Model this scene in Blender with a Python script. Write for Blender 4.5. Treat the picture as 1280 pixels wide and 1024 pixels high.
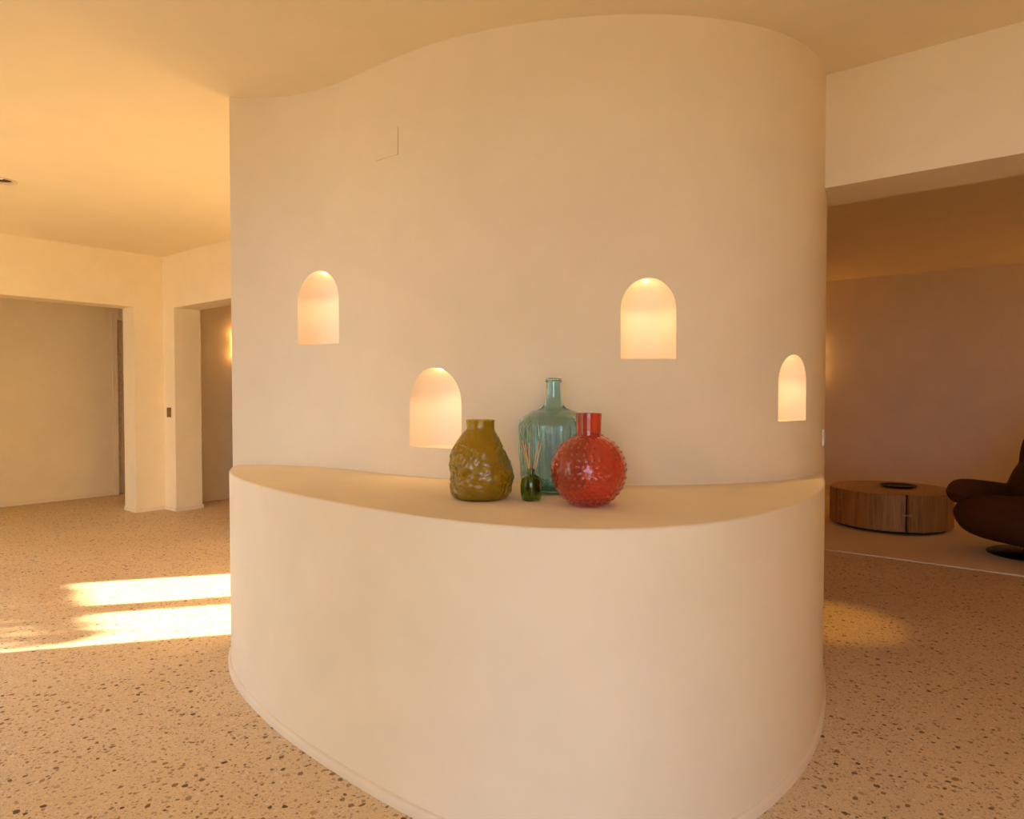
import bpy, bmesh, math, random
from mathutils import Vector, Matrix

for o in list(bpy.data.objects):
    bpy.data.objects.remove(o, do_unlink=True)
S = bpy.context.scene
COL = S.collection
R = math.radians
random.seed(7)

# ------------------------------------------------------------------ frame of the house
# u runs along the house (door wall), v across it; both horizontal, metres
AX, AY = 0.6291, 0.7773
BX, BY = -0.7773, 0.6291
ROOM_ANGLE = math.atan2(AY, AX)
def W(u, v, z=0.0):
    return Vector((AX * u + BX * v, AY * u + BY * v, z))

# ------------------------------------------------------------------ camera, sky, sun, exposure
cam_d = bpy.data.cameras.new('camera')
cam = bpy.data.objects.new('camera', cam_d)
COL.objects.link(cam)
cam.location = (0, 0, 1.255)
cam.rotation_euler = (R(90 - 1.42), 0, 0)
cam_d.sensor_width = 36
cam_d.sensor_fit = 'HORIZONTAL'
cam_d.lens = 853 / 1280 * 36
cam_d.clip_start = 0.02
S.camera = cam

S.view_settings.view_transform = 'Standard'
S.view_settings.look = 'None'
S.view_settings.exposure = 0.14
S.view_settings.gamma = 1.0
S.view_settings.use_curve_mapping = False

SKY = (0.75, 1.04, 1.56)
SKY_STRENGTH = 3.8
world = bpy.data.worlds.new('sky')
S.world = world
world.use_nodes = True
bg = world.node_tree.nodes['Background']
bg.inputs['Color'].default_value = (*SKY, 1)
bg.inputs['Strength'].default_value = SKY_STRENGTH

SUN_ELEV = 18.0
sun_d = bpy.data.lights.new('sun', 'SUN')
sun_d.energy = 38.5
sun_d.color = (1.0, 0.95, 0.74)
sun_d.angle = R(0.8)
sun = bpy.data.objects.new('sun', sun_d)
COL.objects.link(sun)
ce, se = math.cos(R(SUN_ELEV)), math.sin(R(SUN_ELEV))
sun_dir = Vector((0.968 * ce, 0.250 * ce, -se))
sun.rotation_euler = sun_dir.to_track_quat('-Z', 'Y').to_euler()
sun.location = (-8, 0, 5)

def portal(name, u, v0, v1, z0, z1, facing='u'):
    """sky portal lying in a window opening of the house"""
    d = bpy.data.lights.new(name, 'AREA')
    d.shape = 'RECTANGLE'
    d.size = abs(v1 - v0)
    d.size_y = z1 - z0
    d.cycles.is_portal = True
    o = bpy.data.objects.new(name, d)
    COL.objects.link(o)
    if facing == 'u':
        o.location = W(u, (v0 + v1) / 2, (z0 + z1) / 2)
        n = W(1, 0)
    else:
        o.location = W((v0 + v1) / 2, u, (z0 + z1) / 2)
        n = W(0, 1)
    o.rotation_euler = n.to_track_quat('-Z', 'Z').to_euler()
    return o
S.cycles.use_denoising = True
S.cycles.max_bounces = 14
S.cycles.diffuse_bounces = 8
S.cycles.transmission_bounces = 12
S.cycles.sample_clamp_indirect = 6.0
S.cycles.blur_glossy = 0.5

# ------------------------------------------------------------------ material helpers
def new_mat(name):
    m = bpy.data.materials.new(name)
    m.use_nodes = True
    nt = m.node_tree
    return m, nt, nt.nodes['Principled BSDF']
def N(nt, t, **kw):
    n = nt.nodes.new(t)
    for k, v in kw.items():
        if k in n.inputs.keys():
            n.inputs[k].default_value = v
        else:
            setattr(n, k, v)
    return n
def ramp(nt, stops, interp='LINEAR'):
    n = nt.nodes.new('ShaderNodeValToRGB')
    cr = n.color_ramp
    cr.interpolation = interp
    cr.elements[0].position, cr.elements[0].color = stops[0][0], (*stops[0][1], 1)
    cr.elements[1].position, cr.elements[1].color = stops[-1][0], (*stops[-1][1], 1)
    for p, c in stops[1:-1]:
        e = cr.elements.new(p)
        e.color = (*c, 1)
    return n
def mixc(nt, fac, a, b, mode='MIX'):
    n = nt.nodes.new('ShaderNodeMix')
    n.data_type = 'RGBA'
    n.blend_type = mode
    L = nt.links
    for sock, val in ((n.inputs[0], fac), (n.inputs[6], a), (n.inputs[7], b)):
        if isinstance(val, bpy.types.NodeSocket):
            L.new(val, sock)
        elif isinstance(val, tuple):
            sock.default_value = (*val, 1)
        else:
            sock.default_value = val
    return n.outputs[2]
def math_n(nt, op, a, b=None):
    n = nt.nodes.new('ShaderNodeMath')
    n.operation = op
    for s, v in ((n.inputs[0], a), (n.inputs[1], b)):
        if v is None:
            continue
        if isinstance(v, bpy.types.NodeSocket):
            nt.links.new(v, s)
        else:
            s.default_value = v
    return n.outputs[0]

def mat_plaster(name, col, var=0.05, rough=0.85):
    m, nt, b = new_mat(name)
    L = nt.links
    g = N(nt, 'ShaderNodeNewGeometry')
    n1 = N(nt, 'ShaderNodeTexNoise', Scale=3.2, Detail=4.0, Roughness=0.6)
    L.new(g.outputs['Position'], n1.inputs['Vector'])
    lo = tuple(c * (1 - var) for c in col)
    hi = tuple(min(1, c * (1 + var)) for c in col)
    r = ramp(nt, [(0.3, lo), (0.7, hi)])
    L.new(n1.outputs['Fac'], r.inputs['Fac'])
    L.new(r.outputs['Color'], b.inputs['Base Color'])
    b.inputs['Roughness'].default_value = rough
    b.inputs['Specular IOR Level'].default_value = 0.25
    n2 = N(nt, 'ShaderNodeTexNoise', Scale=14.0, Detail=5.0, Roughness=0.55)
    L.new(g.outputs['Position'], n2.inputs['Vector'])
    bp = N(nt, 'ShaderNodeBump', Strength=0.06, Distance=0.01)
    L.new(n2.outputs['Fac'], bp.inputs['Height'])
    L.new(bp.outputs['Normal'], b.inputs['Normal'])
    return m

def mat_terrazzo():
    m, nt, b = new_mat('terrazzo')
    L = nt.links
    g = N(nt, 'ShaderNodeNewGeometry')
    nz = N(nt, 'ShaderNodeTexNoise', Scale=45.0, Detail=2.0)
    L.new(g.outputs['Position'], nz.inputs['Vector'])
    sub = nt.nodes.new('ShaderNodeVectorMath'); sub.operation = 'SUBTRACT'
    L.new(nz.outputs['Color'], sub.inputs[0]); sub.inputs[1].default_value = (0.5, 0.5, 0.5)
    sc = nt.nodes.new('ShaderNodeVectorMath'); sc.operation = 'SCALE'
    L.new(sub.outputs[0], sc.inputs[0]); sc.inputs['Scale'].default_value = 0.018
    add = nt.nodes.new('ShaderNodeVectorMath'); add.operation = 'ADD'
    L.new(g.outputs['Position'], add.inputs[0]); L.new(sc.outputs[0], add.inputs[1])
    P = add.outputs[0]
    # matrix: mottled tan
    n0 = N(nt, 'ShaderNodeTexNoise', Scale=1.3, Detail=6.0, Roughness=0.65)
    L.new(g.outputs['Position'], n0.inputs['Vector'])
    r0 = ramp(nt, [(0.3, (0.65, 0.475, 0.255)), (0.7, (0.75, 0.565, 0.33))])
    L.new(n0.outputs['Fac'], r0.inputs['Fac'])
    col = r0.outputs['Color']
    def chips(scale, keep, size, stops, col, off):
        mp = nt.nodes.new('ShaderNodeVectorMath'); mp.operation = 'ADD'
        L.new(P, mp.inputs[0]); mp.inputs[1].default_value = (off, off * 1.7, 0)
        v = N(nt, 'ShaderNodeTexVoronoi', Scale=scale, Randomness=1.0)
        v.voronoi_dimensions = '2D'
        L.new(mp.outputs[0], v.inputs['Vector'])
        sp = nt.nodes.new('ShaderNodeSeparateColor')
        L.new(v.outputs['Color'], sp.inputs[0])
        k = math_n(nt, 'LESS_THAN', sp.outputs[0], keep)
        rad = math_n(nt, 'MULTIPLY', sp.outputs[1], size)
        rad = math_n(nt, 'ADD', rad, size * 0.35)
        d = math_n(nt, 'LESS_THAN', v.outputs['Distance'], rad)
        f = math_n(nt, 'MULTIPLY', k, d)
        rr = ramp(nt, stops)
        L.new(sp.outputs[2], rr.inputs['Fac'])
        return mixc(nt, f, col, rr.outputs['Color'])
    fine = [(0.0, (0.42, 0.26, 0.14)), (0.45, (0.58, 0.41, 0.26)), (1.0, (0.78, 0.63, 0.46))]
    mid = [(0.0, (0.26, 0.15, 0.07)), (0.3, (0.44, 0.29, 0.155)), (0.6, (0.60, 0.43, 0.27)), (1.0, (0.78, 0.63, 0.48))]
    big = [(0.0, (0.10, 0.055, 0.025)), (0.45, (0.28, 0.16, 0.075)), (1.0, (0.52, 0.34, 0.18))]
    col = chips(150.0, 0.75, 0.34, fine, col, 3.1)
    col = chips(60.0, 0.62, 0.29, mid, col, 1.3)
    col = chips(29.0, 0.30, 0.22, big, col, 7.7)
    L.new(col, b.inputs['Base Color'])
    b.inputs['Roughness'].default_value = 0.55
    b.inputs['Specular IOR Level'].default_value = 0.3
    return m

def mat_plain(name, col, rough=0.6, metal=0.0, spec=0.5, noise=0.12, nscale=30.0, bump=0.0):
    m, nt, b = new_mat(name)
    L = nt.links
    tc = N(nt, 'ShaderNodeTexCoord')
    n1 = N(nt, 'ShaderNodeTexNoise', Scale=nscale, Detail=4.0)
    L.new(tc.outputs['Object'], n1.inputs['Vector'])
    r = ramp(nt, [(0.3, tuple(c * (1 - noise) for c in col)), (0.7, tuple(min(1, c * (1 + noise)) for c in col))])
    L.new(n1.outputs['Fac'], r.inputs['Fac'])
    L.new(r.outputs['Color'], b.inputs['Base Color'])
    b.inputs['Roughness'].default_value = rough
    b.inputs['Metallic'].default_value = metal
    b.inputs['Specular IOR Level'].default_value = spec
    if bump:
        bp = N(nt, 'ShaderNodeBump', Strength=bump, Distance=0.005)
        L.new(n1.outputs['Fac'], bp.inputs['Height'])
        L.new(bp.outputs['Normal'], b.inputs['Normal'])
    return m

def mat_glass(name, col, rough=0.03, trans=1.0, bump=0.0, bscale=40.0, ior=1.5, seeds=0.0):
    m, nt, b = new_mat(name)
    L = nt.links
    tc = N(nt, 'ShaderNodeTexCoord')
    n1 = N(nt, 'ShaderNodeTexNoise', Scale=18.0, Detail=3.0)
    L.new(tc.outputs['Object'], n1.inputs['Vector'])
    r = ramp(nt, [(0.3, tuple(c * (1 - 0.06) for c in col)), (0.7, tuple(min(1, c * 1.06) for c in col))])
    L.new(n1.outputs['Fac'], r.inputs['Fac'])
    L.new(r.outputs['Color'], b.inputs['Base Color'])
    b.inputs['Roughness'].default_value = rough
    b.inputs['IOR'].default_value = ior
    b.inputs['Transmission Weight'].default_value = trans
    if bump:
        n2 = N(nt, 'ShaderNodeTexNoise', Scale=bscale, Detail=3.0)
        L.new(tc.outputs['Object'], n2.inputs['Vector'])
        bp = N(nt, 'ShaderNodeBump', Strength=bump, Distance=0.004)
        L.new(n2.outputs['Fac'], bp.inputs['Height'])
        L.new(bp.outputs['Normal'], b.inputs['Normal'])
    return m

def mat_emit(name, col, strength):
    m, nt, b = new_mat(name)
    b.inputs['Base Color'].default_value = (*col, 1)
    b.inputs['Emission Color'].default_value = (*col, 1)
    b.inputs['Emission Strength'].default_value = strength
    return m

def mat_wood_side():
    m, nt, b = new_mat('log_wood')
    L = nt.links
    tc = N(nt, 'ShaderNodeTexCoord')
    mp = N(nt, 'ShaderNodeMapping')
    mp.inputs['Scale'].default_value = (26, 26, 1.6)
    L.new(tc.outputs['Object'], mp.inputs['Vector'])
    n1 = N(nt, 'ShaderNodeTexNoise', Scale=1.6, Detail=7.0, Roughness=0.65)
    L.new(mp.outputs['Vector'], n1.inputs['Vector'])
    side = ramp(nt, [(0.3, (0.18, 0.072, 0.012)), (0.5, (0.36, 0.16, 0.03)), (0.72, (0.47, 0.235, 0.055))])
    L.new(n1.outputs['Fac'], side.inputs['Fac'])
    # end grain: growth rings round the pith
    wv = N(nt, 'ShaderNodeTexWave', Scale=9.0, Distortion=3.0, Detail=3.0)
    wv.wave_type = 'RINGS'
    wv.rings_direction = 'Z'
    L.new(tc.outputs['Object'], wv.inputs['Vector'])
    top = ramp(nt, [(0.0, (0.37, 0.19, 0.05)), (1.0, (0.44, 0.24, 0.07))])
    L.new(wv.outputs['Fac'], top.inputs['Fac'])
    sx = N(nt, 'ShaderNodeSeparateXYZ')
    L.new(tc.outputs['Normal'], sx.inputs[0])
    f = math_n(nt, 'GREATER_THAN', sx.outputs['Z'], 0.7)
    L.new(mixc(nt, f, side.outputs['Color'], top.outputs['Color']), b.inputs['Base Color'])
    b.inputs['Roughness'].default_value = 0.6
    bp = N(nt, 'ShaderNodeBump', Strength=0.3, Distance=0.004)
    L.new(n1.outputs['Fac'], bp.inputs['Height'])
    L.new(bp.outputs['Normal'], b.inputs['Normal'])
    return m

PLASTER = (0.83, 0.70, 0.475)
M = {
    'plaster': mat_plaster('lime_plaster', PLASTER, 0.032),
    'niche': mat_plaster('niche_plaster', (0.82, 0.72, 0.58), 0.03),
    'ceiling': mat_plaster('ceiling_paint', (0.83, 0.70, 0.465), 0.02),
    'skirting': mat_plaster('skirting_plaster', (0.80, 0.66, 0.46), 0.03, 0.7),
    'terrazzo': mat_terrazzo(),
    'rug': mat_plain('rug_wool', (0.78, 0.61, 0.38), 0.95, spec=0.1, nscale=220, bump=0.4),
    'binding': mat_plain('rug_binding', (0.78, 0.62, 0.38), 0.8, spec=0.2, nscale=120),
    'stone': mat_plain('terrace_stone', (0.30, 0.26, 0.21), 0.9, nscale=6),
    'wood': mat_wood_side(),
    'crack': mat_plain('gap_shade', (0.02, 0.012, 0.006), 0.9),  # near-black that paints shade into the log cracks and foot gap
    'steel': mat_plain('aged_brass', (0.42, 0.27, 0.12), 0.5, 0.7),
    'bowl': mat_plain('black_stoneware', (0.010, 0.008, 0.009), 0.55, spec=0.3),
    'velvet': mat_plain('brown_velvet', (0.075, 0.024, 0.006), 0.75, spec=0.2, nscale=60, bump=0.15),
    'black': mat_plain('black_metal', (0.012, 0.010, 0.010), 0.4, 0.6),
    'bronze': mat_plain('bronze_plate', (0.20, 0.115, 0.04), 0.45, 0.4),
    'bronze2': mat_plain('bronze_rocker', (0.16, 0.085, 0.028), 0.4, 0.4),
    'ring': mat_plain('ring_enamel', (0.66, 0.53, 0.34), 0.45),
    'dark_bronze': mat_plain('dark_reflector', (0.10, 0.05, 0.015), 0.5, 0.2),
    'white': mat_plain('white_plastic', (0.80, 0.70, 0.56), 0.4),
    'reed': mat_plain('reed_wood', (0.78, 0.43, 0.16), 0.7, nscale=90),
    'door': mat_plain('door_paint', (0.66, 0.53, 0.36), 0.6),
    'leaf': mat_plain('hedge_leaf', (0.06, 0.10, 0.03), 0.7),
    'lamp_metal': mat_plain('lamp_brass', (0.60, 0.36, 0.12), 0.4, 0.8),
    'glow': mat_emit('lamp_glow', (1.0, 0.52, 0.15), 4.0),
    'led': mat_emit('niche_led', (1.0, 0.80, 0.50), 12.0),
    'bulb': mat_emit('spot_bulb', (1.0, 0.72, 0.45), 0.9),
    'amber': mat_glass('amber_glass', (0.62, 0.48, 0.03), 0.05, trans=0.9, bump=0.6, bscale=80),
    'red': mat_glass('red_glass', (0.93, 0.24, 0.13), 0.07, trans=0.9),
    'teal': mat_glass('aqua_glass', (0.59, 0.82, 0.86), 0.02),
    'teal_base': mat_glass('aqua_glass_base', (0.28, 0.55, 0.53), 0.03),
    'green': mat_glass('green_glass', (0.33, 0.48, 0.11), 0.03),
}

# ------------------------------------------------------------------ object helpers
def link(name, me, mat=None, parent=None, smooth=None):
    o = bpy.data.objects.new(name, me)
    COL.objects.link(o)
    if mat:
        me.materials.append(mat)
    if parent:
        o.parent = parent
    if smooth is not None:
        for p in me.polygons:
            p.use_smooth = True
        me.set_sharp_from_angle(angle=R(smooth))
    return o
def bm_obj(name, bm, mat=None, parent=None, smooth=None, loc=None):
    bmesh.ops.recalc_face_normals(bm, faces=bm.faces)
    me = bpy.data.meshes.new(name)
    bm.to_mesh(me)
    bm.free()
    o = link(name, me, mat, parent, smooth)
    if loc is not None:
        o.location = loc
    return o
def tag(o, label=None, cat=None, group=None, kind=None):
    if label: o['label'] = label
    if cat: o['category'] = cat
    if group: o['group'] = group
    if kind: o['kind'] = kind
    return o
def thing(name, label, cat, loc, rotz=0.0, group=None):
    o = bpy.data.objects.new(name, None)
    o.empty_display_size = 0.05
    COL.objects.link(o)
    o.location = loc
    o.rotation_euler = (0, 0, rotz)
    return tag(o, label, cat, group)
def add_prism(bm, pts, z0, z1):
    lo = [bm.verts.new((p[0], p[1], z0)) for p in pts]
    hi = [bm.verts.new((p[0], p[1], z1)) for p in pts]
    n = len(pts)
    for i in range(n):
        bm.faces.new((lo[i], lo[(i + 1) % n], hi[(i + 1) % n], hi[i]))
    bm.faces.new(lo[::-1])
    bm.faces.new(hi)
def uvbox(bm, u0, u1, v0, v1, z0, z1):
    add_prism(bm, [W(u0, v0), W(u1, v0), W(u1, v1), W(u0, v1)], z0, z1)
def structure(name, boxes, mat, parent=None):
    bm = bmesh.new()
    for b in boxes:
        uvbox(bm, *b)
    o = bm_obj(name, bm, mat, parent)
    if parent is None:
        o['kind'] = 'structure'
    return o
def add_box(bm, x0, x1, y0, y1, z0, z1, bev=0.0):
    tmp = bmesh.new()
    add_prism(tmp, [(x0, y0), (x1, y0), (x1, y1), (x0, y1)], z0, z1)
    if bev:
        bmesh.ops.bevel(tmp, geom=tmp.edges[:], offset=bev, segments=2, affect='EDGES', profile=0.5)
    me = bpy.data.meshes.new('t')
    tmp.to_mesh(me); tmp.free()
    bm.from_mesh(me)
    bpy.data.meshes.remove(me)
def lathe(profile, n=64, mod=None, close=True):
    """surface of revolution; profile [(r, z)...]; mod(a, r, z, k) -> (r, z)"""
    bm = bmesh.new()
    rings = []
    for k, (r, z) in enumerate(profile):
        if r < 1e-6:
            rings.append([bm.verts.new((0, 0, z))])
            continue
        ring = []
        for i in range(n):
            a = 2 * math.pi * i / n
            rr, zz = mod(a, r, z, k) if mod else (r, z)
            ring.append(bm.verts.new((rr * math.cos(a), rr * math.sin(a), zz)))
        rings.append(ring)
    for a, b in zip(rings[:-1], rings[1:]):
        if len(a) == 1 and len(b) == 1:
            continue
        for i in range(n):
            j = (i + 1) % n
            if len(a) == 1:
                bm.faces.new((a[0], b[i], b[j]))
            elif len(b) == 1:
                bm.faces.new((a[i], a[j], b[0]))
            else:
                bm.faces.new((a[i], a[j], b[j], b[i]))
    return bm
def spline(pts, n=400, smooth=0):
    """evenly resampled Catmull-Rom through pts"""
    p = [Vector(q) for q in pts]
    p = [2 * p[0] - p[1]] + p + [2 * p[-1] - p[-2]]
    out = []
    for i in range(1, len(p) - 2):
        a, b, c, d = p[i - 1:i + 3]
        for s in range(24):
            t = s / 24
            out.append(0.5 * (2 * b + (c - a) * t + (2 * a - 5 * b + 4 * c - d) * t * t + (3 * b - a - 3 * c + d) * t ** 3))
    out.append(p[-2])
    L = [0.0]
    for a, b in zip(out[:-1], out[1:]):
        L.append(L[-1] + (b - a).length)
    res, j = [], 0
    for k in range(n):
        s = L[-1] * k / (n - 1)
        while j < len(L) - 2 and L[j + 1] < s:
            j += 1
        t = (s - L[j]) / max(1e-9, L[j + 1] - L[j])
        res.append(out[j].lerp(out[j + 1], min(1, t)))
    for _ in range(smooth):
        res = [res[0]] + [0.25 * res[i - 1] + 0.5 * res[i] + 0.25 * res[i + 1] for i in range(1, n - 1)] + [res[-1]]
    return res
def normals2(pts):
    out = []
    for i in range(len(pts)):
        t = (pts[min(i + 1, len(pts) - 1)] - pts[max(i - 1, 0)]).normalized()
        out.append(Vector((t.y, -t.x)))      # right of travel
    return out
def sstep(a, b, x):
    t = max(0.0, min(1.0, (x - a) / (b - a)))
    return t * t * (3 - 2 * t)

# ------------------------------------------------------------------ shell of the house
CEIL, DOOR_H, LINT_H = 2.70, 2.146, 2.19
structure('floor', [(-1.25, 9.75, -5.75, 9.3, -0.12, 0.0)], M['terrazzo'])
structure('ceiling', [(-1.25, 9.75, -5.75, 9.3, CEIL, CEIL + 0.2)], M['ceiling'])
structure('wall_left', [(-1.25, 0.55, 7.52, 7.80, 0, CEIL), (0.55, 3.055, 7.52, 7.80, DOOR_H, CEIL),
                        (3.055, 3.63, 7.52, 7.80, 0, CEIL)], M['plaster'])
structure('wall_back', [(3.35, 3.63, 7.27, 7.52, 0, CEIL), (3.35, 3.63, 5.72, 7.27, DOOR_H, CEIL),
                        (3.35, 3.63, 3.2, 5.72, 0, CEIL)], M['plaster'])
structure('wall_hall', [(3.63, 6.2, 7.68, 7.90, 0, CEIL), (6.0, 6.2, 3.3, 7.68, 0, CEIL),
                        (3.63, 9.7, 3.1, 3.3, 0, CEIL)], M['plaster'])
structure('wall_corridor', [(-1.25, 3.47, 9.04, 9.3, 0, CEIL), (3.47, 4.35, 9.04, 9.3, DOOR_H, CEIL),
                            (4.35, 4.8, 9.04, 9.3, 0, CEIL), (3.47, 4.35, 9.22, 9.3, 0, DOOR_H),
                            (4.6, 4.8, 7.9, 9.04, 0, CEIL), (-1.25, -1.0, 7.8, 9.04, 0, CEIL)], M['plaster'])
WIN = [(5.445, 7.19, 0.0, 2.30), (-1.7, 0.3, 0.0, 2.40), (2.45, 4.1, 0.0, 2.40)]
structure('wall_window', [(-1.25, -1.0, 7.19, 7.52, 0, CEIL), (-1.25, -1.0, 5.445, 7.19, 2.30, CEIL),
                          (-1.25, -1.0, 4.1, 5.445, 0, CEIL), (-1.25, -1.0, 2.45, 4.1, 2.40, CEIL), (-1.25, -1.0, 0.3, 2.45, 0, CEIL),
                          (-1.25, -1.0, -1.7, 0.3, 2.40, CEIL), (-1.25, -1.0, -5.5, -1.7, 0, CEIL)], M['plaster'])
structure('wall_front', [(-1.25, 9.75, -5.75, -5.5, 0, CEIL)], M['plaster'])
structure('wall_right', [(3.345, 3.68, -2.7, 1.15, LINT_H, CEIL), (3.345, 3.68, -5.5, -2.7, 0, CEIL)], M['plaster'])
structure('wall_lounge', [(9.5, 9.75, -5.5, 3.3, 0, CEIL)], M['plaster'])
# recessed door at the end of the corridor with its casing
structure('door_1', [(3.47, 4.35, 9.08, 9.12, 0.005, DOOR_H)], M['door'])
structure('trim_1', [(3.415, 3.47, 9.028, 9.04, 0, DOOR_H + 0.055), (3.47, 4.35, 9.028, 9.04, DOOR_H, DOOR_H + 0.055)], M['skirting'])
# glazed terrace door that lets the sun in: frame with a middle post
structure('window_1', [(-1.17, -1.08, 6.23, 6.38, 0, 2.30), (-1.17, -1.08, 5.40, 5.445, 0, 2.30), (-1.17, -1.08, 7.19, 7.235, 0, 2.30),
                       (-1.17, -1.08, 5.40, 7.235, 2.27, 2.32)], M['bronze'])
structure('window_2', [(-1.17, -1.08, -0.73, -0.67, 0, 2.40), (-1.17, -1.08, -1.75, -1.68, 0, 2.40), (-1.17, -1.08, 0.28, 0.35, 0, 2.40),
                       (-1.17, -1.08, -1.75, 0.35, 2.36, 2.42)], M['bronze'])
structure('window_3', [(-1.17, -1.08, 3.25, 3.31, 0, 2.40), (-1.17, -1.08, 2.40, 2.47, 0, 2.40), (-1.17, -1.08, 4.08, 4.15, 0, 2.40),
                       (-1.17, -1.08, 2.40, 4.15, 2.36, 2.42)], M['bronze'])
for i, (v0, v1, z0, z1) in enumerate(WIN):
    portal('sky_portal', -1.06, v0, v1, z0 + 0.01, z1)
tg = structure('terrace', [(-40, -1.25, -40, 40, -0.14, -0.02)], M['stone'])
# unseen wall added outside to hold the sun back from the other windows
structure('sun_block_wall', [(-8.55, -1.25, 4.6, 4.85, -0.02, 6.2)], M['plaster'])
# low skirting
SK = 0.042
structure('baseboard_left', [(3.043, 3.35, 7.510, 7.52, 0, SK), (3.045, 3.055, 7.51, 7.81, 0, SK), (-1.0, 0.56, 7.51, 7.52, 0, SK)], M['skirting'])
structure('baseboard_back', [(3.340, 3.35, 7.258, 7.51, 0, SK), (3.34, 3.64, 7.260, 7.27, 0, SK)], M['skirting'])
structure('baseboard_corridor', [(-1.0, 3.415, 9.03, 9.04, 0, SK)], M['skirting'])
structure('baseboard_hall', [(3.64, 6.0, 7.67, 7.68, 0, SK)], M['skirting'])
structure('baseboard_lounge', [(9.49, 9.5, -5.5, 3.1, 0, SK)], M['skirting'])

# ------------------------------------------------------------------ curved wall with niches
WALL_PTS = [(-1.384, 3.375), (-1.27, 3.393), (-1.157, 3.388), (-1.02, 3.342), (-.796, 3.222), (-.572, 3.03), (-.269, 2.825),
            (.1, 2.69), (.445, 2.637), (.61, 2.642), (.781, 2.665), (.942, 2.71), (1.1, 2.78), (1.22, 2.86), (1.33, 2.98),
            (1.40, 3.08), (1.447, 3.167), (1.50, 3.27), (1.583, 3.45)]
wall_curve = spline(WALL_PTS, 400, 400)
back = [W(3.69, 0.95).xy, W(3.69, 3.15).xy, W(1.80, 3.15).xy]
bm = bmesh.new()
add_prism(bm, [p for p in wall_curve] + back, 0, CEIL)
wall = bm_obj('wall_middle', bm, M['plaster'])

NICHES = [  # left rim, right rim on the wall, sill height, crown height
    ((-1.046, 3.343), (-0.816, 3.226), 1.488, 1.840),
    ((-0.440, 2.936), (-0.208, 2.802), 1.023, 1.360),
    ((0.420, 2.645), (0.636, 2.649), 1.386, 1.698),
    ((1.085, 2.782), (1.251, 2.904), 1.137, 1.413)]
NICHE_D = 0.15
def niche_profile(w, h, n=20):
    a = 0.5 * w
    rise = a * 1.12
    zs = h - rise
    pts = [(-a, 0.0), (-a * 0.6, 0), (-a * .2, 0), (a * .2, 0), (a * .6, 0), (a, 0.0)]
    pts += [(a, zs * k / 4) for k in range(1, 5)]
    for k in range(1, n):
        t = math.pi * k / n
        pts.append((a * math.cos(t), zs + rise * math.sin(t)))
    pts += [(-a, zs * k / 4) for k in range(4, 0, -1)]
    return pts, zs
niche_frames = []
cutters = []
for (l, r, zb, zt) in NICHES:
    l, r = Vector(l), Vector(r)
    c = (l + r) / 2
    ex = (r - l).normalized()
    ey = Vector((-ex.y, ex.x))               # into the wall
    w, h = (r - l).length, zt - zb
    niche_frames.append((c, ex, ey, w, h, zb))
    prof, zs = niche_profile(w, h)
    secs = [(-0.08, 1.0), (0.0, 1.0)]
    for k in range(1, 15):
        y = NICHE_D * math.sin(math.pi / 2 * k / 14)
        secs.append((y, max(0.03, (1 - min(1, y / NICHE_D) ** 2.6) ** (1 / 2.6))))
    bm = bmesh.new()
    rings = []
    for y, s in secs:
        ring = []
        for x, z in prof:
            zz = z if z <= zs else zs + (z - zs) * s
            q = c + ex * (x * s) + ey * y
            ring.append(bm.verts.new((q.x, q.y, zb + zz)))
        rings.append(ring)
    n = len(prof)
    for a, b in zip(rings[:-1], rings[1:]):
        for i in range(n):
            bm.faces.new((a[i], a[(i + 1) % n], b[(i + 1) % n], b[i]))
    bm.faces.new(rings[0][::-1])
    bm.faces.new(rings[-1])
    co = bm_obj('niche_cutter', bm)
    cutters.append(co)
    md = wall.modifiers.new('cut', 'BOOLEAN')
    md.operation = 'DIFFERENCE'
    md.solver = 'EXACT'
    md.object = co
dg = bpy.context.evaluated_depsgraph_get()
cut_me = bpy.data.meshes.new_from_object(wall.evaluated_get(dg))
wall.modifiers.clear()
for co in cutters:
    bpy.data.objects.remove(co, do_unlink=True)
# split the linings of the niches off as parts of the wall
bm = bmesh.new()
bm.from_mesh(cut_me)
def seg_dist(p):
    best = 9
    for i in range(0, 399):
        a, b = wall_curve[i], wall_curve[i + 1]
        if abs(a.x - p.x) > 0.4:
            continue
        ab = b - a
        t = max(0, min(1, (p - a).dot(ab) / ab.length_squared))
        best = min(best, (p - (a + ab * t)).length)
    return best
groups = {i: [] for i in range(4)}
for f in bm.faces:
    cc = f.calc_center_median()
    for i, (c, ex, ey, w, h, zb) in enumerate(niche_frames):
        d = cc.xy - c
        if abs(d.dot(ex)) < w * 0.56 and -0.03 < d.dot(ey) < NICHE_D + 0.02 and zb - 0.01 < cc.z < zb + h + 0.01 and seg_dist(cc.xy) > 4e-4:
            groups[i].append(f)
niche_objs = []
for i in range(4):
    nb = bmesh.new()
    vm = {}
    for f in groups[i]:
        vs = []
        for v in f.verts:
            if v not in vm:
                vm[v] = nb.verts.new(v.co)
            vs.append(vm[v])
        nb.faces.new(vs)
    me = bpy.data.meshes.new('niche')
    for f in nb.faces:
        f.smooth = True
    nb.to_mesh(me); nb.free()
    me.set_sharp_from_angle(angle=R(40))
    o = link('niche', me, M['niche'], wall)
    niche_objs.append(o)
bmesh.ops.delete(bm, geom=[f for g in groups.values() for f in g], context='FACES')
me = bpy.data.meshes.new('wall_middle')
bm.to_mesh(me); bm.free()
me.materials.clear()
me.materials.append(M['plaster'])
wall.data = me
wall['kind'] = 'structure'
NICHE_POWER = [2.1, 2.1, 2.1, 1.8]
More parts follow.
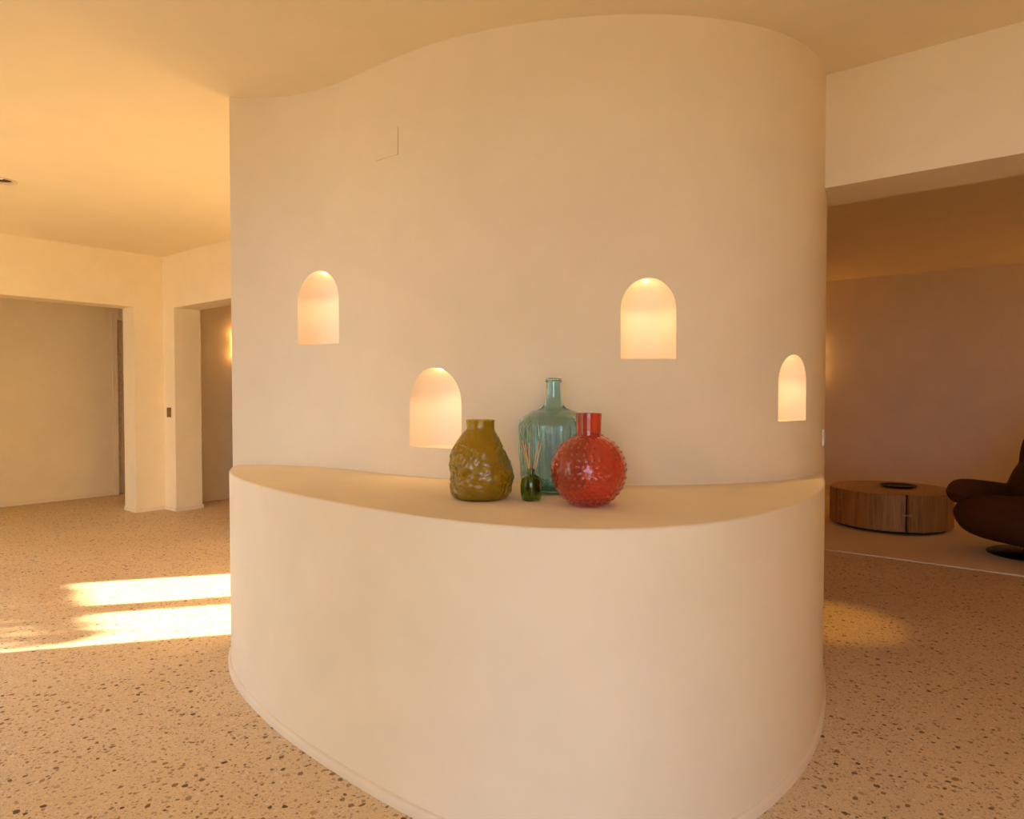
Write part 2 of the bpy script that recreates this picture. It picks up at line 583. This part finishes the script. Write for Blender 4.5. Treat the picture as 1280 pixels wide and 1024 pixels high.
for i, (c, ex, ey, w, h, zb) in enumerate(niche_frames):
    y = 0.048
    s = (1 - (y / NICHE_D) ** 2.6) ** (1 / 2.6)
    zs = h - 0.56 * w
    zt = zb + zs + 0.56 * w * s - 0.004
    q = c + ey * y
    bm = lathe([(0.0, 0.004), (0.0085, 0.004), (0.0105, 0.002), (0.0105, -0.001), (0.009, -0.002), (0.0, -0.002)], 20)
    o = bm_obj('niche_spotlight', bm, M['led'], niche_objs[i], 30, (q.x, q.y, zt))
    for kind, power in (('SPOT', NICHE_POWER[i]), ('POINT', 0.15)):
        d = bpy.data.lights.new('niche_lamp', kind)
        d.energy = power
        d.color = (1.0, 0.60, 0.26)
        d.shadow_soft_size = 0.012
        if kind == 'SPOT':
            d.spot_size = R(112)
            d.spot_blend = 1.0
        lo = bpy.data.objects.new('niche_lamp', d)
        COL.objects.link(lo)
        lo.location = (q.x, q.y, zt - 0.016)

# ------------------------------------------------------------------ built-in curved ledge below the niches
PL_H = 0.895
PL_PTS = [(-1.384, 3.41), (-1.368, 3.30), (-1.34, 3.19), (-1.29, 3.07), (-1.182, 2.892), (-1.059, 2.733), (-.958, 2.605), (-.799, 2.432),
          (-.576, 2.228), (-.383, 2.060), (-.257, 1.960), (-.132, 1.877), (0, 1.809), (.125, 1.773), (.25, 1.766), (.38, 1.784),
          (.471, 1.815), (.568, 1.867), (.678, 1.946), (.801, 2.055), (.954, 2.222), (1.068, 2.375), (1.174, 2.555), (1.255, 2.72),
          (1.335, 2.90), (1.42, 3.12)]
pl_curve = spline(PL_PTS, 320, 350)
pn = normals2(pl_curve)                       # outward
ledge = thing('curved_ledge', 'waist-high rounded plaster ledge swelling out below the four lit niches', 'ledge', (0.1, 2.6, 0))
def ledge_mesh(rr=0.009, zb=0.0):
    bm = bmesh.new()
    rings = []
    secs = [(0.0, zb), (0.0, PL_H - rr)]
    for k in range(1, 6):
        a = math.pi / 2 * k / 5
        secs.append((-rr * (1 - math.cos(a)), PL_H - rr + rr * math.sin(a)))
    for off, z in secs:
        rings.append([bm.verts.new((p.x + n.x * off, p.y + n.y * off, z)) for p, n in zip(pl_curve, pn)])
    for a, b in zip(rings[:-1], rings[1:]):
        for i in range(len(a) - 1):
            f = bm.faces.new((a[i], a[i + 1], b[i + 1], b[i]))
            f.smooth = True
    wc = [p for p in wall_curve if -1.375 < p.x < 1.41][::-4]
    tail = [bm.verts.new((p.x, p.y, PL_H)) for p in wc]
    f = bm.faces.new(rings[-1] + tail)
    bmesh.ops.triangulate(bm, faces=[f])
    for v in bm.verts:
        v.co -= Vector((0.1, 2.6, 0))
    return bm
bm_obj('ledge_body', ledge_mesh(), M['plaster'], ledge)
bm = bmesh.new()
rings = []
for off, z in [(0.012, 0.0), (0.012, 0.026), (0.010, 0.031), (0.005, 0.034), (-0.002, 0.035)]:
    rings.append([bm.verts.new((p.x + n.x * off - 0.1, p.y + n.y * off - 2.6, z)) for p, n in zip(pl_curve, pn)])
for a, b in zip(rings[:-1], rings[1:]):
    for i in range(len(a) - 1):
        f = bm.faces.new((a[i], a[i + 1], b[i + 1], b[i]))
        f.smooth = True
bm_obj('baseboard', bm, M['skirting'], ledge)

# painted-over blanking plate high on the curved wall
def on_wall(x):
    for a, b in zip(wall_curve[:-1], wall_curve[1:]):
        if a.x <= x <= b.x:
            t = (x - a.x) / (b.x - a.x)
            d = (b - a).normalized()
            return a.lerp(b, t), Vector((d.y, -d.x))
p, nrm = on_wall(-0.55)
bm = bmesh.new()
add_box(bm, -0.075, 0.075, -0.0012, 0.012, -0.06, 0.06, 0.001)
o = bm_obj('cover_plate', bm, M['plaster'], None, None, (p.x + nrm.x * 0.003, p.y + nrm.y * 0.003, 2.343))
o.rotation_euler = (0, 0, math.atan2(nrm.y, nrm.x) + math.pi / 2)
tag(o, 'small square blanking plate painted over, high on the curved wall', 'cover plate')
# switch seen edge-on at the right end of the curved wall
p, nrm = on_wall(1.452)
sw = thing('light_switch', 'pale switch plate seen edge-on at the right end of the curved wall', 'switch', (p.x, p.y, 1.045), math.atan2(nrm.y, nrm.x) + math.pi / 2)
bm = bmesh.new(); add_box(bm, -0.036, 0.036, -0.006, 0.004, -0.038, 0.038, 0.002)
bm_obj('plate', bm, M['white'], sw)
bm = bmesh.new(); add_box(bm, -0.024, 0.024, -0.008, -0.004, -0.025, 0.025, 0.0015)
bm_obj('rocker', bm, M['white'], sw)

# dark switch on the pier between the two doorways
q = W(3.35, 7.405, 1.045)
sw = thing('light_switch', 'small dark bronze double switch on the pier between two doorways', 'switch', q, ROOM_ANGLE - math.pi / 2)
bm = bmesh.new(); add_box(bm, -0.043, 0.043, -0.008, 0.002, -0.052, 0.052, 0.003)
bm_obj('plate', bm, M['bronze'], sw)
for dz in (-0.026, 0.022):
    bm = bmesh.new(); add_box(bm, -0.033, 0.033, -0.012, -0.006, dz - 0.018, dz + 0.020, 0.002)
    bm_obj('rocker', bm, M['bronze2'], sw)

# ------------------------------------------------------------------ lamps of the house, plus one added lounge lamp
def downlight(loc, label, on=False):
    t = thing('ceiling_spotlight', label, 'light', loc)
    bm = lathe([(0.066, 0.008), (0.067, 0.001), (0.074, -0.004), (0.088, -0.006), (0.096, -0.003), (0.096, 0.0), (0.076, 0.0), (0.074, 0.008), (0.066, 0.008)], 48)
    bm_obj('trim_ring', bm, M['ring'], t, 35)
    bm = lathe([(0.068, 0.004), (0.062, 0.03), (0.046, 0.070), (0.0, 0.070)], 40)
    bm_obj('reflector', bm, M['dark_bronze'], t, 35)
    bm = lathe([(0.0, 0.010), (0.012, 0.012), (0.024, 0.020), (0.030, 0.036), (0.024, 0.066), (0.0, 0.066)], 32)
    bm_obj('bulb', bm, M['bulb'], t, 40)
    return t
# holes for the two recessed spots are cut in the ceiling slab
ceil_o = bpy.data.objects['ceiling']
spots = [(-3.487, 4.690), (1.74, 3.73)]
cut = []
for x, y in spots:
    bm = lathe([(0.0, -0.05), (0.0745, -0.05), (0.0745, 0.09), (0.0, 0.09)], 40)
    c = bm_obj('hole', bm, None, None, None, (x, y, CEIL))
    cut.append(c)
    md = ceil_o.modifiers.new('hole', 'BOOLEAN'); md.object = c; md.solver = 'EXACT'; md.operation = 'DIFFERENCE'
dg = bpy.context.evaluated_depsgraph_get()
dg.update()
me = bpy.data.meshes.new_from_object(ceil_o.evaluated_get(dg))
ceil_o.modifiers.clear(); ceil_o.data = me
for c in cut:
    bpy.data.objects.remove(c, do_unlink=True)
downlight((spots[0][0], spots[0][1], CEIL), 'recessed round ceiling spotlight at the left edge, above the sunlit floor')
downlight((spots[1][0], spots[1][1], CEIL), 'recessed ceiling spotlight just inside the lounge, behind the lintel')
d = bpy.data.lights.new('lounge_spot', 'SPOT')
d.energy = 85; d.color = (1.0, 0.55, 0.08); d.spot_size = R(20); d.spot_blend = 0.9; d.shadow_soft_size = 0.03
lo = bpy.data.objects.new('lounge_spot', d); COL.objects.link(lo)
lo.location = (spots[1][0], spots[1][1], CEIL - 0.02)

def sconce(p, rot, label, power):
    t = thing('wall_lamp', label, 'lamp', p, rot)      # local -y faces the room
    bm = bmesh.new(); add_box(bm, -0.035, 0.035, -0.012, 0.003, -0.09, 0.09, 0.004)
    bm_obj('back_plate', bm, M['lamp_metal'], t)
    # half-round shade open above and below
    bm = bmesh.new()
    rows = []
    for z in (-0.085, 0.085):
        row = []
        for k in range(25):
            a = math.pi * k / 24
            row.append((0.065 * math.cos(a), -0.012 - 0.085 * math.sin(a), z))
        rows.append(row)
    outer = [[bm.verts.new(c) for c in row] for row in rows]
    inner = [[bm.verts.new((c[0] * 0.95, -0.012 + (c[1] + 0.012) * 0.95, c[2])) for c in row] for row in rows]
    for k in range(24):
        bm.faces.new((outer[0][k], outer[0][k + 1], outer[1][k + 1], outer[1][k]))
        bm.faces.new((inner[0][k], inner[1][k], inner[1][k + 1], inner[0][k + 1]))
        for e in (0, 1):
            bm.faces.new((outer[e][k], outer[e][k + 1], inner[e][k + 1], inner[e][k]))
    bm_obj('shade', bm, M['glow'], t, 40)
    d = bpy.data.lights.new('sconce_light', 'POINT')
    d.energy = power; d.color = (1.0, 0.54, 0.15); d.shadow_soft_size = 0.02
    for dz in (0.11, -0.11):
        lo = bpy.data.objects.new('sconce_light', d)
        COL.objects.link(lo)
        lo.parent = t
        lo.location = (0, -0.05, dz)
sconce(W(4.268, 7.68, 1.83), ROOM_ANGLE, 'glowing half-round wall lamp in the hall behind the left edge of the curved wall', 1.0)
sconce(W(9.5, 2.62, 1.69), ROOM_ANGLE - math.pi / 2, 'glowing half-round wall lamp on the far lounge wall, hidden by the curved wall', 2.2)
sconce(W(9.5, -1.6, 1.69), ROOM_ANGLE - math.pi / 2, 'added half-round wall lamp, out of view on the far lounge wall, brightening the lounge', 20)  # added out of view to warm and brighten the lounge

# ------------------------------------------------------------------ things on the ledge
def resample(prof, step=0.004):
    out = [prof[0]]
    for a, b in zip(prof[:-1], prof[1:]):
        d = math.hypot(b[0] - a[0], b[1] - a[1])
        n = max(1, int(d / step))
        for k in range(1, n + 1):
            t = k / n
            out.append((a[0] + (b[0] - a[0]) * t, a[1] + (b[1] - a[1]) * t))
    return out
def curve_prof(pts, n=60):
    return [(max(0, v.x), v.y) for v in spline(pts, n, 2)]
def noise3(p, s, seed=0):
    from mathutils import noise
    return noise.noise(Vector((p[0] * s + seed, p[1] * s - seed, p[2] * s + 2 * seed)))

# lumpy amber vase -------------------------------------------------
amb = thing('amber_glass_vase', 'squat olive-amber glass vase with a lumpy hammered body', 'vase', (-0.107, 2.315, PL_H))
def lump(a, r, z, k, neck=0.262, s=1.0):
    f = sstep(0.262, 0.20, z) * sstep(0.0, 0.03, z)
    x, y = r * math.cos(a), r * math.sin(a)
    n = 0.008 * noise3((x, y, z), 12, 1.2) + 0.0045 * noise3((x, y, z), 34, 4.0) + 0.0036 * noise3((x, y, z), 75, 9.0)
    # low shoulder on the camera's left, bulge low on the right
    lean = 0.010 * math.cos(a - math.pi) * math.exp(-((z - 0.17) / 0.05) ** 2) + 0.007 * math.cos(a) * math.exp(-((z - 0.075) / 0.03) ** 2)
    return r + f * (n + lean), z
amb_out = curve_prof([(0.082, 0.0), (0.095, 0.010), (0.104, 0.04), (0.1075, 0.08), (0.104, 0.12), (0.093, 0.16), (0.075, 0.195), (0.056, 0.222), (0.0485, 0.240), (0.0485, 0.262), (0.0495, 0.268)], 90)
amb_in = [(max(0.001, r - 0.005), max(z, 0.008)) for r, z in amb_out]
cutz = 0.232
bo = [q for q in amb_out if q[1] <= cutz]
bi = [q for q in amb_in if q[1] <= cutz]
prof = [(0, 0.002), (0.04, 0.001)] + bo
bm = lathe([(0, 0.002), (0.045, 0.001)] + bo, 200, lump)
b2 = lathe([(0, 0.009), (0.045, 0.009)] + bi, 200, lump)
me = bpy.data.meshes.new('t'); bmesh.ops.recalc_face_normals(b2, faces=b2.faces); bmesh.ops.reverse_faces(b2, faces=b2.faces)
b2.to_mesh(me); b2.free()
def finish_shell(name, outer, inner_profile, n, mod, mat, parent, smooth=60, extra=None):
    """outer bmesh + inward-facing inner surface, one mesh"""
    bmesh.ops.recalc_face_normals(outer, faces=outer.faces)
    if inner_profile:
        ib = lathe(inner_profile, n, mod)
        bmesh.ops.recalc_face_normals(ib, faces=ib.faces)
        bmesh.ops.reverse_faces(ib, faces=ib.faces)
        m2 = bpy.data.meshes.new('t'); ib.to_mesh(m2); ib.free()
        outer.from_mesh(m2); bpy.data.meshes.remove(m2)
    m3 = bpy.data.meshes.new(name); outer.to_mesh(m3); outer.free()
    return link(name, m3, mat, parent, smooth)
bpy.data.meshes.remove(me); bm.free()
finish_shell('body', lathe([(0, 0.002), (0.045, 0.001)] + bo, 200, lump), [(0, 0.009), (0.045, 0.009)] + bi, 200, lump, M['amber'], amb)
def ring_shell(name, outer, inner, n, mat, parent, mod=None, smooth=60):
    """neck: outer going up, over the lip, inner going down; consistent outward normals"""
    bm = lathe(outer + inner[::-1], n, mod)
    # orient: first strip must face away from the axis
    bm.faces.ensure_lookup_table()
    bm.normal_update()
    f = bm.faces[0]
    c = f.calc_center_median()
    if f.normal.x * c.x + f.normal.y * c.y < 0:
        bmesh.ops.reverse_faces(bm, faces=bm.faces)
    m3 = bpy.data.meshes.new(name); bm.to_mesh(m3); bm.free()
    return link(name, m3, mat, parent, smooth)
no = [bo[-1]] + [q for q in amb_out if q[1] > cutz]
ni = [bi[-1]] + [q for q in amb_in if q[1] > cutz]
ring_shell('neck', no, ni, 140, M['amber'], amb, lump)

# red hobnail vase --------------------------------------------------
red = thing('red_glass_vase', 'round red glass vase covered in hobnails with a straight neck', 'vase', (0.245, 2.175, PL_H))
RB, RC = 0.120, 0.112
import numpy as np
hob = []
NROW = 15
for i in range(NROW):
    lat = R(-66 + 134 * i / (NROW - 1))
    cnt = max(6, int(round(2 * math.pi * math.cos(lat) / R(10.2))))
    for k in range(cnt):
        a = 2 * math.pi * (k + 0.5 * (i % 2)) / cnt + 0.05 * math.sin(i * 5.1)
        la = lat + R(1.2) * math.sin(k * 12.9 + i * 4.1)
        hob.append((math.cos(la) * math.cos(a), math.cos(la) * math.sin(a), math.sin(la)))
hob = np.array(hob)
def hob_h(d):
    m = float(np.max(hob @ np.array(d)))
    ang = math.acos(min(1, m))
    return 0.0025 * math.exp(-(ang / 0.032) ** 2)
def red_mod(a, r, z, k):
    d = Vector((r * math.cos(a), r * math.sin(a), z - RC))
    d.normalize()
    h = hob_h((d.x, d.y, d.z)) if z > 0.006 else 0
    return r + h * math.hypot(d.x, d.y), z + h * d.z
t0, t1 = math.asin(-0.925), math.acos(0.0395 / RB)
sph = [(RB * math.cos(t), RC + RB * math.sin(t) * (1.0 if math.sin(t) > 0 else 1.0)) for t in [t0 + (t1 - t0) * k / 150 for k in range(151)]]
z_off = sph[0][1] - 0.004
sph = [(r, z) for r, z in sph]
outer = lathe([(0, 0.006), (0.030, 0.004), (sph[0][0] * 0.92, 0.0)] + [(r, max(0.0, z)) for r, z in sph], 300, red_mod)
inn = [((RB - 0.005) * math.cos(t), RC + (RB - 0.005) * math.sin(t)) for t in [t0 + 0.05 + (math.acos(0.0345 / (RB - 0.005)) - t0 - 0.05) * k / 60 for k in range(61)]]
finish_shell('body', outer, [(0, 0.012)] + inn, 90, None, M['red'], red)
zt_out, zt_in = sph[-1][1], inn[-1][1]
ring_shell('neck', [(0.0395, zt_out), (0.0390, zt_out + 0.004), (0.0400, 0.255), (0.0408, 0.290), (0.0405, 0.2945)],
           [(0.0345, zt_in), (0.0345, zt_out + 0.004), (0.0352, 0.255), (0.0360, 0.290), (0.0370, 0.2945)], 80, M['red'], red, smooth=50)

# aqua demijohn ------------------------------------------------------
dem = thing('glass_demijohn', 'tall aqua glass demijohn with ribbed body and narrow ringed neck', 'bottle', (0.152, 2.490, PL_H))
dj = curve_prof([(0.100, 0.0), (0.114, 0.006), (0.118, 0.025), (0.120, 0.06), (0.124, 0.12), (0.129, 0.18), (0.1315, 0.225), (0.128, 0.252), (0.112, 0.274),
                 (0.086, 0.289), (0.058, 0.299), (0.041, 0.309), (0.0345, 0.325), (0.030, 0.350), (0.0265, 0.385), (0.0262, 0.397)], 110)
def rib(a, r, z, k):
    f = sstep(0.274, 0.256, z) * sstep(0.035, 0.06, z)
    # a band of raised, worn lettering runs round the shoulder above the ribs
    e = sstep(0.258, 0.261, z) * sstep(0.274, 0.270, z)
    n = math.sin(41 * a + 2.2 * math.sin(9 * a)) * math.sin(17 * a + z * 420)
    return r + f * 0.0017 * math.cos(32 * a) + e * 0.0022 * max(0.0, n), z
def rib_in(a, r, z, k):
    f = sstep(0.275, 0.235, z) * sstep(0.035, 0.06, z)
    return r + f * 0.0026 * math.cos(32 * a + 0.9) + f * 0.0015 * math.cos(7 * a + z * 30), z
base_z, neck_z = 0.030, 0.306
jo = [q for q in dj if q[1] <= neck_z]
ji = [(r - 0.005, max(z, 0.014)) for r, z in jo]
finish_shell('body', lathe([q for q in jo if q[1] >= base_z], 216, rib), [q for q in ji if q[1] >= base_z], 216, rib_in, M['teal'], dem)
lb = [q for q in jo if q[1] < base_z] + [[q for q in jo if q[1] >= base_z][0]]
li = [q for q in ji if q[1] < base_z] + [[q for q in ji if q[1] >= base_z][0]]
o = finish_shell('base', lathe([(0, 0.010), (0.07, 0.007), (0.09, 0.001)] + lb, 216, rib), [(0, 0.026), (0.06, 0.021), (0.085, 0.016)] + li, 216, rib_in, M['teal_base'], dem)
o['label'] = 'thick dark teal glass foot'
no = [jo[-1]] + [q for q in dj if q[1] > neck_z]
ni = [ji[-1]] + [(r - 0.005, z) for r, z in dj if q[1] > neck_z and z > neck_z]
# the rolled lip and ring are one moulded collar on the neck
top_o = no + [(0.0290, 0.3980), (0.0308, 0.4005), (0.0295, 0.4030), (0.0258, 0.4045), (0.0258, 0.4060), (0.0285, 0.4075), (0.0292, 0.4105), (0.0275, 0.413)]
ring_shell('neck', top_o, ni + [(0.0215, 0.408), (0.0225, 0.413)], 216, M['teal'], dem, smooth=50)

# reed diffuser -------------------------------------------------------
dif = thing('reed_diffuser', 'small dark green glass diffuser bottle with reeds in it, before the demijohn', 'diffuser', (0.0645, 2.268, PL_H))
dp = curve_prof([(0.024, 0.0), (0.030, 0.003), (0.0352, 0.020), (0.0367, 0.042), (0.0355, 0.062), (0.0295, 0.0765), (0.0195, 0.084), (0.0130, 0.0875), (0.0122, 0.092), (0.0120, 0.098)], 60)
nz = 0.0865
do = [q for q in dp if q[1] <= nz]
di = [(max(0.001, r - 0.003), max(z, 0.006)) for r, z in do]
finish_shell('body', lathe([(0, 0.002), (0.015, 0.001)] + do, 64), [(0, 0.007), (0.015, 0.007)] + di, 64, None, M['green'], dif)
no = [do[-1]] + [q for q in dp if q[1] > nz] + [(0.0135, 0.099), (0.0138, 0.1055), (0.0130, 0.107)]
ni = [di[-1]] + [(r - 0.003, z) for r, z in dp if z > nz] + [(0.0085, 0.107)]
ring_shell('neck', no, ni, 64, M['green'], dif, smooth=40)
REEDS = [((0.012, 0.003), (-0.030, 0.012), 0.200, 'wooden diffuser reed leaning furthest to the left'),
         ((0.006, -0.006), (-0.021, -0.010), 0.190, 'wooden diffuser reed second from the left, leaning forward'),
         ((-0.004, 0.009), (-0.007, 0.004), 0.194, 'wooden diffuser reed standing almost upright'),
         ((-0.009, 0.001), (0.024, 0.010), 0.197, 'wooden diffuser reed leaning right, just left of the outermost one'),
         ((-0.012, -0.004), (0.034, -0.006), 0.195, 'wooden diffuser reed leaning furthest to the right')]
for (bx, by), (tx, ty), zt, lab in REEDS:
    a = Vector((bx, by, 0.010)); b = Vector((tx, ty, zt))
    L = (b - a).length
    bm = lathe([(0, 0), (0.0013, 0), (0.0015, 0.001), (0.0015, L - 0.001), (0.0013, L), (0, L)], 10)
    o = bm_obj('diffuser_reed', bm, M['reed'], None, 40)
    o.location = Vector(dif.location) + a
    o.rotation_euler = (b - a).to_track_quat('Z', 'Y').to_euler()
    tag(o, lab, 'reed', 'reeds in the diffuser bottle')

# ------------------------------------------------------------------ lounge: rug, log table, bowl, armchair
rug = thing('rug', 'flat sandy rug with a pale bound edge under the log table', 'rug', W(7.2, 0, 0), ROOM_ANGLE)
bm = bmesh.new(); add_box(bm, -1.405, 1.5, -2.9, 2.9, 0.0, 0.010, 0.002)
bm_obj('pile', bm, M['rug'], rug)
bm = bmesh.new()
for (a, b, c, d_) in [(-1.425, -1.40, -2.925, 2.925), (1.495, 1.52, -2.925, 2.925), (-1.40, 1.495, -2.925, -2.895), (-1.40, 1.495, 2.895, 2.925)]:
    add_box(bm, a, b, c, d_, 0.0, 0.011, 0.003)
bm_obj('binding', bm, M['binding'], rug)

TZ, TH, TR = 0.0115, 0.352, 0.513
tab = thing('log_coffee_table', 'low drum coffee table sawn from one cracked wooden log', 'table', (3.56, 6.40, TZ))
CRACKS = [(R(-104.5), 0.013, 0.17), (R(-172.0), 0.007, 0.10)]
def log_outline(inset=0.0):
    pts = []
    n = 180
    for i in range(n):
        a = 2 * math.pi * i / n
        r = TR - inset + 0.005 * math.sin(3 * a + 0.6) + 0.003 * math.sin(7 * a) + 0.0015 * math.sin(23 * a)
        hit = None
        for ca, wd, dp_ in CRACKS:
            if abs((a - ca + math.pi) % (2 * math.pi) - math.pi) < 0.036:
                hit = (ca, wd, dp_)
        if hit:
            if not pts or pts[-1][2] != hit[0]:
                ca, wd, dp_ = hit
                dr = Vector((math.cos(ca), math.sin(ca))); tn = Vector((-dr.y, dr.x))
                for q in (dr * r - tn * wd * 1.25, dr * (r - 0.008) - tn * wd * 0.8, dr * (r - dp_) - tn * 0.001, dr * (r - dp_) + tn * 0.001, dr * (r - 0.008) + tn * wd * 0.8, dr * r + tn * wd * 1.25):
                    pts.append((q.x, q.y, ca))
            continue
        pts.append((r * math.cos(a), r * math.sin(a), None))
    return pts
bm = bmesh.new()
rings = []
for ins, z in [(0.006, 0.026), (0.0, 0.034), (0.0, TH - 0.012), (0.004, TH - 0.004), (0.012, TH)]:
    rings.append([bm.verts.new((p[0], p[1], z)) for p in log_outline(ins)])
for a, b in zip(rings[:-1], rings[1:]):
    for i in range(len(a)):
        j = (i + 1) % len(a)
        bm.faces.new((a[i], a[j], b[j], b[i]))
bm.faces.new(rings[-1]); bm.faces.new(rings[0][::-1])
bmesh.ops.triangulate(bm, faces=[f for f in bm.faces if len(f.verts) > 4])
log = bm_obj('log', bm, M['wood'], tab, 35)
for ca, wd, dp_ in CRACKS:
    bm = bmesh.new(); add_box(bm, TR - dp_ + 0.004, TR - 0.028, -wd * 0.9, wd * 0.9, 0.03, TH - 0.002)
    o = bm_obj('crack', bm, M['crack'], log)  # dark filler standing in for shade inside the crack
    o.rotation_euler = (0, 0, ca)
bm = lathe([(0, 0.0), (0.455, 0.0), (0.460, 0.003), (0.460, 0.028), (0, 0.028)], 64)
o = bm_obj('plinth', bm, M['crack'], tab, 40)  # black colour stands in for the shadow gap under the log
o['label'] = 'recessed foot, its black colour standing in for the shadow gap'
for ca, z in [(R(-104.5), 0.175), (R(-172.0), 0.27), (R(-170.0), 0.165)]:
    bm = bmesh.new()
    add_prism(bm, [(-0.034, -0.010), (-0.008, -0.004), (0.008, -0.004), (0.034, -0.010), (0.034, 0.010), (0.008, 0.004), (-0.008, 0.004), (-0.034, 0.010)], -0.002, 0.004)
    bmesh.ops.rotate(bm, verts=bm.verts, cent=(0, 0, 0), matrix=Matrix.Rotation(R(90), 3, 'X'))
    o = bm_obj('cleat', bm, M['steel'], log)
    o.location = ((TR + 0.002) * math.cos(ca), (TR + 0.002) * math.sin(ca), z)
    o.rotation_euler = (0, 0, ca + math.pi / 2)
bowl = lathe([(0, 0.0), (0.10, 0.0), (0.13, 0.004), (0.156, 0.018), (0.158, 0.021), (0.155, 0.022), (0.128, 0.010), (0.098, 0.006), (0, 0.006)], 64)
o = bm_obj('shallow_bowl', bowl, M['bowl'], None, 40, (3.645, 6.42, TZ + TH))
tag(o, 'shallow black bowl on top of the log table', 'bowl')

def pillow(prof, y0, y1, power=4.0, ny=20):
    """side profile (x, z) carried across y, shrinking at both ends like upholstery"""
    pts = spline(prof + [prof[0]], 60, 3)[:-1]
    cx = sum(p.x for p in pts) / len(pts); cz = sum(p.y for p in pts) / len(pts)
    bm = bmesh.new()
    rings = []
    for k in range(ny + 1):
        t = -math.cos(math.pi * k / ny)
        t = max(-0.9985, min(0.9985, t))
        s = (1 - abs(t) ** power) ** (1 / power)
        y = (y0 + y1) / 2 + t * (y1 - y0) / 2
        # ends shrink by a constant margin so the pad keeps its outline
        m = min(0.5, (y1 - y0) * 0.35)
        ring = []
        for p in pts:
            dx, dz = p.x - cx, p.y - cz
            L = math.hypot(dx, dz)
            f = max(0.05, (L - m * (1 - s)) / L)
            ring.append(bm.verts.new((cx + dx * f, y, cz + dz * f)))
        rings.append(ring)
    n = len(pts)
    for a, b in zip(rings[:-1], rings[1:]):
        for i in range(n):
            bm.faces.new((a[i], a[(i + 1) % n], b[(i + 1) % n], b[i]))
    bm.faces.new(rings[0]); bm.faces.new(rings[-1][::-1])
    return bm
arm = thing('swivel_armchair', 'low brown velvet swivel armchair with thick arms on a black disc base', 'armchair', (3.97, 5.20, 0.0115), R(15))
bm_obj('seat', pillow([(-.44, .30), (-.425, .36), (-.36, .41), (-.22, .445), (0, .43), (.30, .41), (.44, .38), (.46, .26), (.36, .14), (.15, .085), (0, .075), (-.18, .085), (-.32, .130), (-.41, .21)], -0.37, 0.37), M['velvet'], arm, 50)
for s in (-1, 1):
    ya, yb = sorted((s * 0.27, s * 0.45))
    bm_obj('armrest', pillow([(-.36, .44), (-.33, .51), (-.22, .545), (0, .525), (.25, .49), (.42, .49), (.46, .42), (.42, .30), (0, .31), (-.20, .335), (-.31, .36)], ya, yb, 3.0), M['velvet'], arm, 50)
bm_obj('backrest', pillow([(.115, .36), (.185, .56), (.305, .80), (.42, 1.03), (.48, 1.06), (.54, 1.01), (.50, .80), (.44, .60), (.42, .40), (.30, .31), (.17, .31)], -0.38, 0.38, 3.0), M['velvet'], arm, 50)
bm_obj('pedestal', lathe([(0, 0.02), (0.045, 0.02), (0.04, 0.09), (0, 0.09)], 32), M['black'], arm, 40)
bm_obj('base_disc', lathe([(0, 0.0), (0.275, 0.0), (0.28, 0.004), (0.278, 0.012), (0.26, 0.020), (0.05, 0.026), (0, 0.026)], 64), M['black'], arm, 40)

# ------------------------------------------------------------------ hedge on the terrace that breaks the sun into streaks
random.seed(11)
bm = bmesh.new()
def leaf(c, s):
    n = Vector((random.gauss(0, 1), random.gauss(0, 1), random.gauss(0, 1))).normalized()
    t = n.orthogonal().normalized(); b = n.cross(t)
    vs = [bm.verts.new(c + t * s), bm.verts.new(c + b * s * 0.45), bm.verts.new(c - t * s), bm.verts.new(c - b * s * 0.45)]
    bm.faces.new(vs)
def hedge_top(v):
    return 1.365 + 0.078 * (v - 6.3) + 0.022 * noise3((v, 0, 0), 9.0, 3)
for i in range(11000):
    v = 6.318 + 2.6 * random.random() ** 0.9
    u = random.uniform(-2.16, -1.94)
    s_ = random.uniform(0.022, 0.036)
    z = (hedge_top(v) - s_ * 0.7) * (1 - random.random() ** 2.4)
    leaf(W(u, v, max(0.03, z)), s_)
me = bpy.data.meshes.new('hedge'); bm.to_mesh(me); bm.free()
o = link('hedge', me, M['leaf'])
tag(o, 'clipped green hedge outside the terrace door', 'hedge', kind='stuff')
